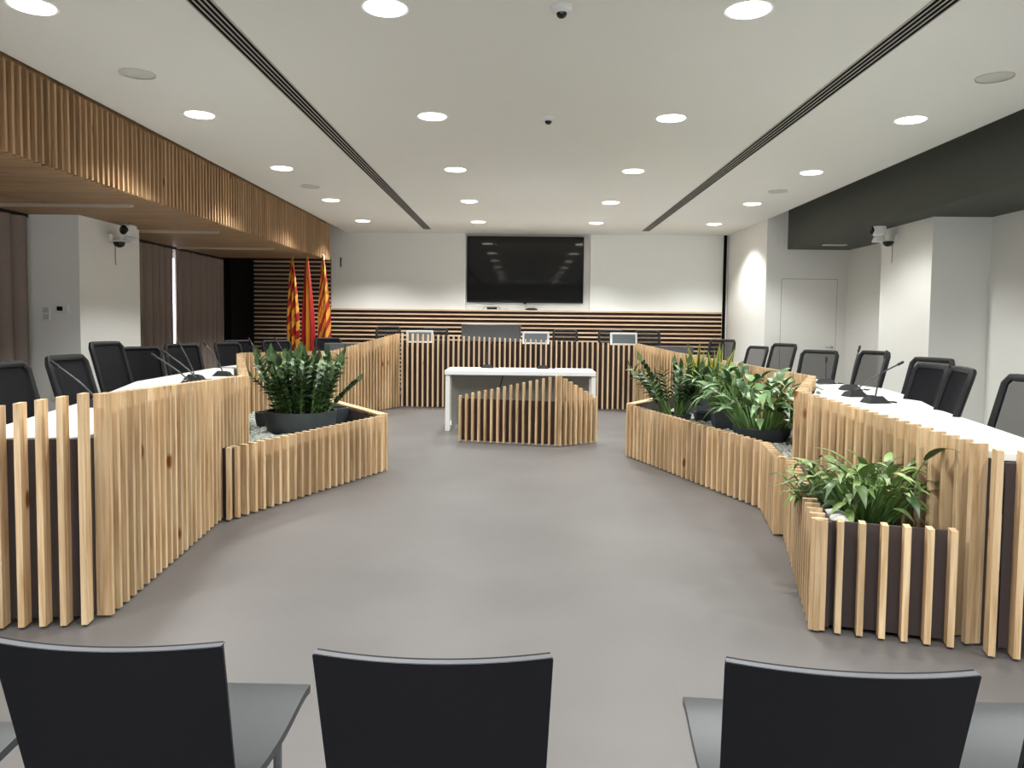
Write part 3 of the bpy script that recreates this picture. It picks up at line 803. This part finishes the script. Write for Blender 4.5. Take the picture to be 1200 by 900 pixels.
# ------------------------------------------------------------------ audience chairs
def aud(label, cx, cy, rz, zt, first=[]):
    loc = (cx, cy, 0)
    if first: return copy_tree(first[0], loc, rz, label)
    r = thing('audience_chair', label, 'chair', loc, rz, group='audience chairs in the foreground')
    first.append(r); hw = .216
    # root lies under the top of the back; sitter looks along +y
    def bk(u, v):
        return ((u-.5)*2*hw*(1-.05*(1-v)), -.035*(1-(2*u-1)**2)+.09*(1-v)-.0*v, .46+.34*v)
    MB().sheet(bk, 16, 8, .02).build('backrest', M['black_gloss'], r)
    mb = MB()
    mb.sheet(lambda u, v: Vector(bk(u, 1))+Vector((0, (v-.5)*.0195, .0005)), 16, 1, .002)
    tag(mb.build('top_edge', M['edge_grey'], r), 'pale top edge with its reflected light painted in')  # lighter strip paints the light reflected along the top of the shell
    def st(u, v): return ((u-.5)*2*hw*1.0, .10+v*.465, .452-.02*math.sin(PI*min(1, v*1.1))-.015*max(0, v-.8)*3)
    tag(MB().sheet(st, 8, 12, .02).build('seat', M['seat_grey'], r), 'smooth dark grey seat')
    for sx in (-1, 1):
        mb = MB(); mb.tube([(sx*.15, .50, .012), (sx*.16, .47, .405)], .011); mb.build('leg', M['grey_metal'], r)
        mb = MB(); mb.tube([(sx*.19, .06, .012), (sx*.19, .13, .405)], .011); mb.build('leg', M['grey_metal'], r)
    mb = MB(); mb.tube([(-.19, .13, .405), (-.16, .47, .405)], .011); mb.tube([(.19, .13, .405), (.16, .47, .405)], .011); mb.tube([(-.19, .14, .41), (.19, .14, .41)], .011); mb.tube([(-.19, .07, .44), (.19, .07, .44)], .011)
    mb.build('seat_frame', M['grey_metal'], r)
    return r
aud('middle black audience chair in the foreground', -.157, 1.368, 0, .8)
aud('left black audience chair in the foreground, its seat showing on the right of the back', -.768, 1.395, -.01, .8)
aud('right black audience chair in the foreground, turned slightly, its seat showing on the left', .588, 1.345, -.085, .8)
aud('audience chair cut off at the lower left picture corner', -1.352, 1.18, 0, .8)
aud('audience chair seat cut off at the lower right picture corner', 1.155, 1.36, .0, .8)

# ------------------------------------------------------------------ desk microphones
def mic(label, x, y, z, rz, stem, first=None):
    r = thing('gooseneck_microphone', label, 'microphone', (x, y, z), rz, group='gooseneck microphones on the desks')
    mb = MB()
    mb.add([(-.085, -.06, 0), (.085, -.06, 0), (.085, .06, 0), (-.085, .06, 0), (-.045, -.02, .05), (.045, -.02, .05), (.055, .055, .035), (-.055, .055, .035)],
           [(3, 2, 1, 0), (4, 5, 6, 7), (0, 1, 5, 4), (1, 2, 6, 5), (2, 3, 7, 6), (3, 0, 4, 7)])
    mb.build('base', M['black_plastic'], r)
    a = Vector((0, 0, .045)); t = Vector(stem); mid = a+Vector((t.x*.30, t.y*.30, t.z*.45))
    pts = [a*(1-u)**2+mid*2*u*(1-u)+(a+t)*u*u for u in [i/8 for i in range(9)]]
    MB().tube(pts, .006, 6).build('stem', M['dark_metal'], r)
    dirv = (pts[-1]-pts[-2]).normalized()
    MB().tube([pts[-1], pts[-1]+dirv*.01, pts[-1]+dirv*.06, pts[-1]+dirv*.065], [.008, .011, .011, .006], 8).build('head', M['black_plastic'], r)
    mb = MB(); mb.tube([(.05, -.05, .008), (.12, -.07, .006), (.16, -.02, .006), (.14, .05, .006)], .004, 6); mb.build('cable', M['black_plastic'], r)
    return r
mic('desk microphone on the left desk whose stem crosses the chair before the grey column', -2.66, 4.75, DT, .0, (-.27, .05, .20))
mic('black desk microphone on the left desk before the chair turned to the camera', -2.78, 6.35, DT, .0, (-.29, .05, .19))
mic('black desk microphone on the left desk, its long stem ending near the first curtain edge', -2.88, 6.72, DT, 0, (-.27, .05, .20))
mic('black desk microphone on the left desk, wedge base under the curtain gap', -3.05, 7.08, DT+.002, 0, (-.17, .1, .26))
mic('black desk microphone at the far end of the left desk', -2.99, 7.60, DT+.002, 0, (-.2, .1, .25))
mic('black desk microphone on the left corner desk, nearer the curtains', -3.42, 9.95, DT, 0, (-.16, .1, .24))
mic('black desk microphone on the left corner desk, left of the flags', -3.27, 10.55, DT, 0, (-.16, .1, .24))
mic('black desk microphone farthest from the camera on the right desk, beside the slatted corner', 2.90, 7.62-.25, DT+.012, 0, (.02, .05, .15))
mic('black desk microphone on the right desk, its stem curving up before a chair', 2.83, 6.65, DT+.012, 0, (.1, .1, .28))
mic('black desk microphone on the right desk, middle one of the close trio', 2.60, 6.02, DT+.012, .2, (.4, .05, .20))
mic('black desk microphone on the right desk, nearest the camera with stem leaning right', 2.53, 5.52, DT+.012, .2, (.10, .05, .27))
mic('small black microphone at the left on the white centre table', -.49, 10.62, .80, 0, (0, -.05, .18))
mic('small black microphone at the right on the white centre table', .28, 10.60, .80, 0, (0, -.05, .22))

# ------------------------------------------------------------------ screens
tv = thing('wall_screen', 'large black flat television hung in the back wall recess', 'television', (.03, YB+.15, 2.49))
MB().bbox((0, 0, 0), (2.30, .06, 1.30), .008).build('housing', M['black_plastic'], tv)
MB().box((0, -.031, .01), (2.26, .006, 1.25)).build('screen', M['screen'], tv)
MB().box((0, .045, 0), (.6, .06, .4)).build('wall_bracket', M['grey_metal'], tv)
mb = MB(); mb.box((.0, -.03, -.662), (.06, .02, .02)); mb.build('sensor', M['black_plastic'], tv)
c = thing('video_conference_bar', 'small silver conference camera bar on the ledge below the television', 'camera', (-.62, YB+.10, 1.70))
MB().tube([(-.18, 0, .0), (-.14, 0, .05), (0, 0, .075), (.14, 0, .05), (.18, 0, .0)], .016).build('arch', M['silver'], c)
MB().bbox((0, 0, .025), (.2, .05, .04), .006).build('camera_body', M['black_plastic'], c)
o = MB().lathe([(.12, 0), (.12, .02), (.07, .035), (.002, .036)], (.16, YB+.08, 1.70), 20).build('conference_puck', M['black_plastic'], origin=(.16, YB+.08, 1.70)); tag(o, 'flat dark puck on the ledge under the middle of the television', 'speakerphone')
o = MB().bbox((-.35, YB+.09, 1.713), (.12, .05, .026), .004).build('remote_control', M['silver'], origin=(-.35, YB+.09, 1.70)); tag(o, 'small pale remote beside the conference bar below the television', 'remote')
def monitor(label, x, y, z, w, h, rz, tilt, mats, cat='monitor', name='desk_monitor', dz=.1):
    r = thing(name, label, cat, (x, y, z), rz)
    R = Matrix.Rotation(tilt, 3, 'X')
    MB().bbox((0, 0, dz+h/2), (w, .035, h), .008, mat=R).build('housing', mats[0], r)
    c0 = R @ Vector((0, -.02, 0))
    MB().box(Vector((0, 0, dz+h/2))+c0, (w-.07, .008, h-.07), mat=R).build('rear_panel', mats[1], r)
    mb = MB(); mb.tube([(0, .02, .01), (0, .03, dz+h*.4)], .02); mb.lathe([(.11, 0), (.11, .008), (.03, .014)], (0, .02, 0), 20); mb.build('stand', mats[0], r)
    return r
monitor('wide dark monitor standing at the middle of the head desk', -.55, 13.3, 1.06, 1.03, .30, 0, .0, (M['monitor_back'], M['monitor_back']), dz=.05)
monitor('dark grey monitor on the right corner desk beyond the sloping slats', 2.42, 12.72, DT, .78, .20, -.15, 0, (M['monitor_back'], M['monitor_back']), dz=.02)
monitor('dark grey monitor on the left corner desk just over the slats', -2.92, 12.35, DT, .55, .16, .3, 0, (M['monitor_back'], M['monitor_back']), dz=.06)
for x, l, rz in ((-1.77, 'at the left end of the head desk', .15), (.22, 'right of the wide dark monitor on the head desk', -.12), (1.72, 'at the right end of the head desk', .05)):
    monitor('small silver framed monitor ' + l, x, 13.15, 1.06, .46, .22, rz, -.12, (M['silver'], M['monitor_glass']), dz=.01)

# ------------------------------------------------------------------ flags
def flag(label, x, y, mat, length, ph):
    r = thing('flag_on_pole', label, 'flag', (x, y, 0))
    MB().lathe([(.16, 0), (.16, .02), (.05, .05), (.03, .12), (.018, .14)], n=24).build('stand', M['grey_metal'], r)
    MB().tube([(0, 0, .1), (0, 0, 2.46)], .014).build('pole', M['pole_wood'], r)
    MB().lathe([(.014, 2.45), (.026, 2.46), (.016, 2.48), (.024, 2.505), (.002, 2.545)], n=14).build('finial', M['brass'], r)
    def cl(u, v):   # u around the gathered folds, v from hoist top to hem
        z = 2.44-length*v
        spread = .018+.078*min(1, v*1.6)**.8
        a = u*2*PI
        x_ = (u-.42)*spread*2.1+.012*math.sin(a*3+ph)*v
        y_ = -.03-.055*math.sin(a*2.5+ph)*(.3+v)
        z += .10*math.sin(u*PI)*0 - .12*v*abs(math.sin(a*1.2+ph))
        return (x_, y_, z)
    mb = MB()
    nu, nv = 26, 24
    P = [[Vector(cl(i/nu, j/nv)) for i in range(nu+1)] for j in range(nv+1)]
    vs = [p for row in P for p in row]
    # cloth pattern runs diagonally because the flag hangs from its hoist corner
    uvs = [(i/nu, (j/nv*1.15+i/nu*.45+.1*ph) % 1.) if mat != 'flag_bands' else (i/nu, min(.99, max(0.01, i/nu*.9+.05*j/nv))) for j in range(nv+1) for i in range(nu+1)]
    W = nu+1
    mb.add(vs, [(j*W+i, j*W+i+1, j*W+W+i+1, j*W+W+i) for j in range(nv) for i in range(nu)], uvs, True)
    o = mb.build('cloth', M[mat], r)
    sol = o.modifiers.new('thickness', 'SOLIDIFY'); sol.thickness = .004
    return r
flag('red and yellow striped flag hanging on a pole, leftmost of the three flags', -3.88, 12.9, 'flag_bars', 1.42, .3)
flag('mostly red flag with a yellow band hanging on a pole, middle of the three flags', -3.63, 12.9, 'flag_bands', 1.62, 1.2)
flag('bright red and yellow striped flag hanging on a pole, rightmost of the three flags', -3.36, 12.9, 'flag_bars', 1.42, 2.1)

# ------------------------------------------------------------------ curtains
def curtain(label, y0, y1, x=-5.42, z0=.03, z1=2.51, n=10, amp=.05, ph=0.):
    r = thing('curtain', label, 'curtain', (x, (y0+y1)/2, 0))
    L_ = y1-y0
    def f(u, v):
        a = u*n*2*PI+ph
        k = .7+.45*math.sin(u*n*1.7+ph)
        return (amp*(1.7*abs(math.sin(a/2))**.65*(.6+.4*k)-.8+.3*math.sin(a*.31+ph)), -L_/2+u*L_, z0+(z1-z0)*v)
    MB().sheet(f, n*12, 4, .004).build('cloth', M['curtain'], r)
    MB().box((0, 0, z1+.018), (.05, L_, .036)).build('rail', M['black_plastic'], r)
curtain('brown grey floor length curtain left of the white column', 4.0, 8.352, n=20, ph=.4)
curtain('brown grey curtain panel between the white column and the light gap', 9.72, 11.815, n=10, ph=1.)
curtain('brown grey curtain panel beyond the light gap toward the dark slats', 11.86, 13.78, n=9, ph=2.2)
curtain('brown grey curtain out of view beside the audience', -2.9, 3.9, n=22, ph=.1)

# ------------------------------------------------------------------ wall fittings
def ptz(label, x, y, z, s, face):
    """camera on a wall bracket; s=+1 mounts on a wall at its left (normal +x)"""
    r = thing('wall_camera', label, 'camera', (x, y, z))
    MB().bbox((s*.02, 0, .0), (.04, .16, .10), .006).build('bracket', M['white_metal'], r)
    mb = MB(); mb.bbox((s*.14, 0, -.03), (.24, .14, .03), .006); mb.build('shelf_arm', M['white_metal'], r)
    MB().lathe([(.07, -.015), (.07, .005), (.055, .02)], (s*.20, 0, 0), 20).build('pan_base', M['white_metal'], r)
    mb = MB(); Ry = Matrix.Rotation(face, 3, 'Z') @ Matrix.Rotation(PI/2, 3, 'Y')
    mb.bbox((s*.20, 0, .10), (.15, .13, .15), .025, face); mb.build('camera_head', M['white_metal'], r)
    d = Vector((math.cos(face), math.sin(face), 0))
    mb = MB(); mb.lathe([(.052, 0), (.055, .03), (.045, .035), (.03, .02), (.002, .018)], Vector((s*.20, 0, .10))+d*.06, 18, Ry); tag(mb.build('lens', M['lens'], r), 'black lens')
    mb = MB(); mb.lathe([(.065, -.045), (.062, -.07), (.045, -.095), (.002, -.11)], (s*.12, -.08, 0), 20); tag(mb.build('dome', M['lens'], r), 'dark half dome below the bracket')
    mb = MB(); mb.tube([(s*.012, .03, -.04), (s*.014, .035, -.1), (s*.013, .03, -.2), (s*.016, .035, -.3)], .004, 6); mb.build('cable', M['grey_metal'], r)
    return r
ptz('white pan and tilt camera on the white side of the left column', -4.85, 9.05, 2.36, 1, -1.9)
ptz('white pan and tilt camera on the white column on the right', 4.64, 9.75, 2.53, -1, 2.9)
t = thing('thermostat', 'small white thermostat with dark display on the grey column face', 'thermostat', (-5.04, 8.36, 1.52))
MB().bbox((0, -.012, 0), (.14, .024, .085), .004).build('housing', M['white_metal'], t)
MB().box((-.02, -.026, .005), (.06, .004, .045)).build('display', M['lens'], t)
t = thing('light_switch', 'double white switch plate left of the thermostat', 'switch', (-5.22, 8.36, 1.47))
MB().bbox((0, -.007, 0), (.085, .014, .16), .003).build('plate', M['white_metal'], t)
for z in (.036, -.036): MB().box((0, -.016, z), (.055, .006, .055)).build('rocker', M['silver'], t)
t = thing('wall_socket', 'wall socket low on the grey column face behind the left desk', 'socket', (-5.12, 8.36, .56))
MB().bbox((0, -.007, 0), (.12, .014, .085), .003).build('plate', M['white_metal'], t)
MB().lathe([(.02, 0), (.02, .004)], (0, -.016, 0), 14, Matrix.Rotation(PI/2, 3, 'X')).build('outlet', M['lens'], t)
o = MB().tube([(-3.58, YB-.02, 2.68), (-3.585, YB-.03, 2.6), (-3.58, YB-.02, 2.5)], .012, 8).build('wall_hook', M['black_plastic'], origin=(-3.58, YB-.01, 2.6)); tag(o, 'short black cable end on the back wall right of the wooden bulkhead', 'cable')
lf = thing('flush_lamp', 'small pale flush lamp under the charcoal bulkhead near the door', 'light', (4.75, 11.9, 2.68))
MB().bbox((0, 0, -.006), (.35, .1, .012), .003).build('frame', M['white_metal'], lf)
MB().box((0, 0, -.014), (.31, .07, .004)).build('diffuser', M['led'], lf)

# ------------------------------------------------------------------ world, camera, view
w = bpy.data.worlds.new('daylight'); scn.world = w; w.use_nodes = True
w.node_tree.nodes['Background'].inputs['Color'].default_value = (.84, .92, 1., 1); w.node_tree.nodes['Background'].inputs['Strength'].default_value = 5.
cd = bpy.data.cameras.new('camera'); cam = bpy.data.objects.new('camera', cd); COL.objects.link(cam)
cd.sensor_width = 36; cd.lens = 27; cd.shift_y = -20.5/1200; cd.clip_start = .05
Rm = Matrix.Rotation(.0138297, 4, 'Z') @ Matrix.Rotation(PI/2-.053992, 4, 'X') @ Matrix.Rotation(.011, 4, 'Z')
cam.matrix_world = Matrix.Translation((0, 0, 1.40)) @ Rm
scn.camera = cam
scn.view_settings.view_transform = 'Standard'; scn.view_settings.look = 'None'
scn.view_settings.gamma = 1; scn.view_settings.use_curve_mapping = False
scn.view_settings.exposure = 0
scn.cycles.use_denoising = True
scn.cycles.max_bounces = 8; scn.cycles.diffuse_bounces = 5; scn.cycles.transparent_max_bounces = 12
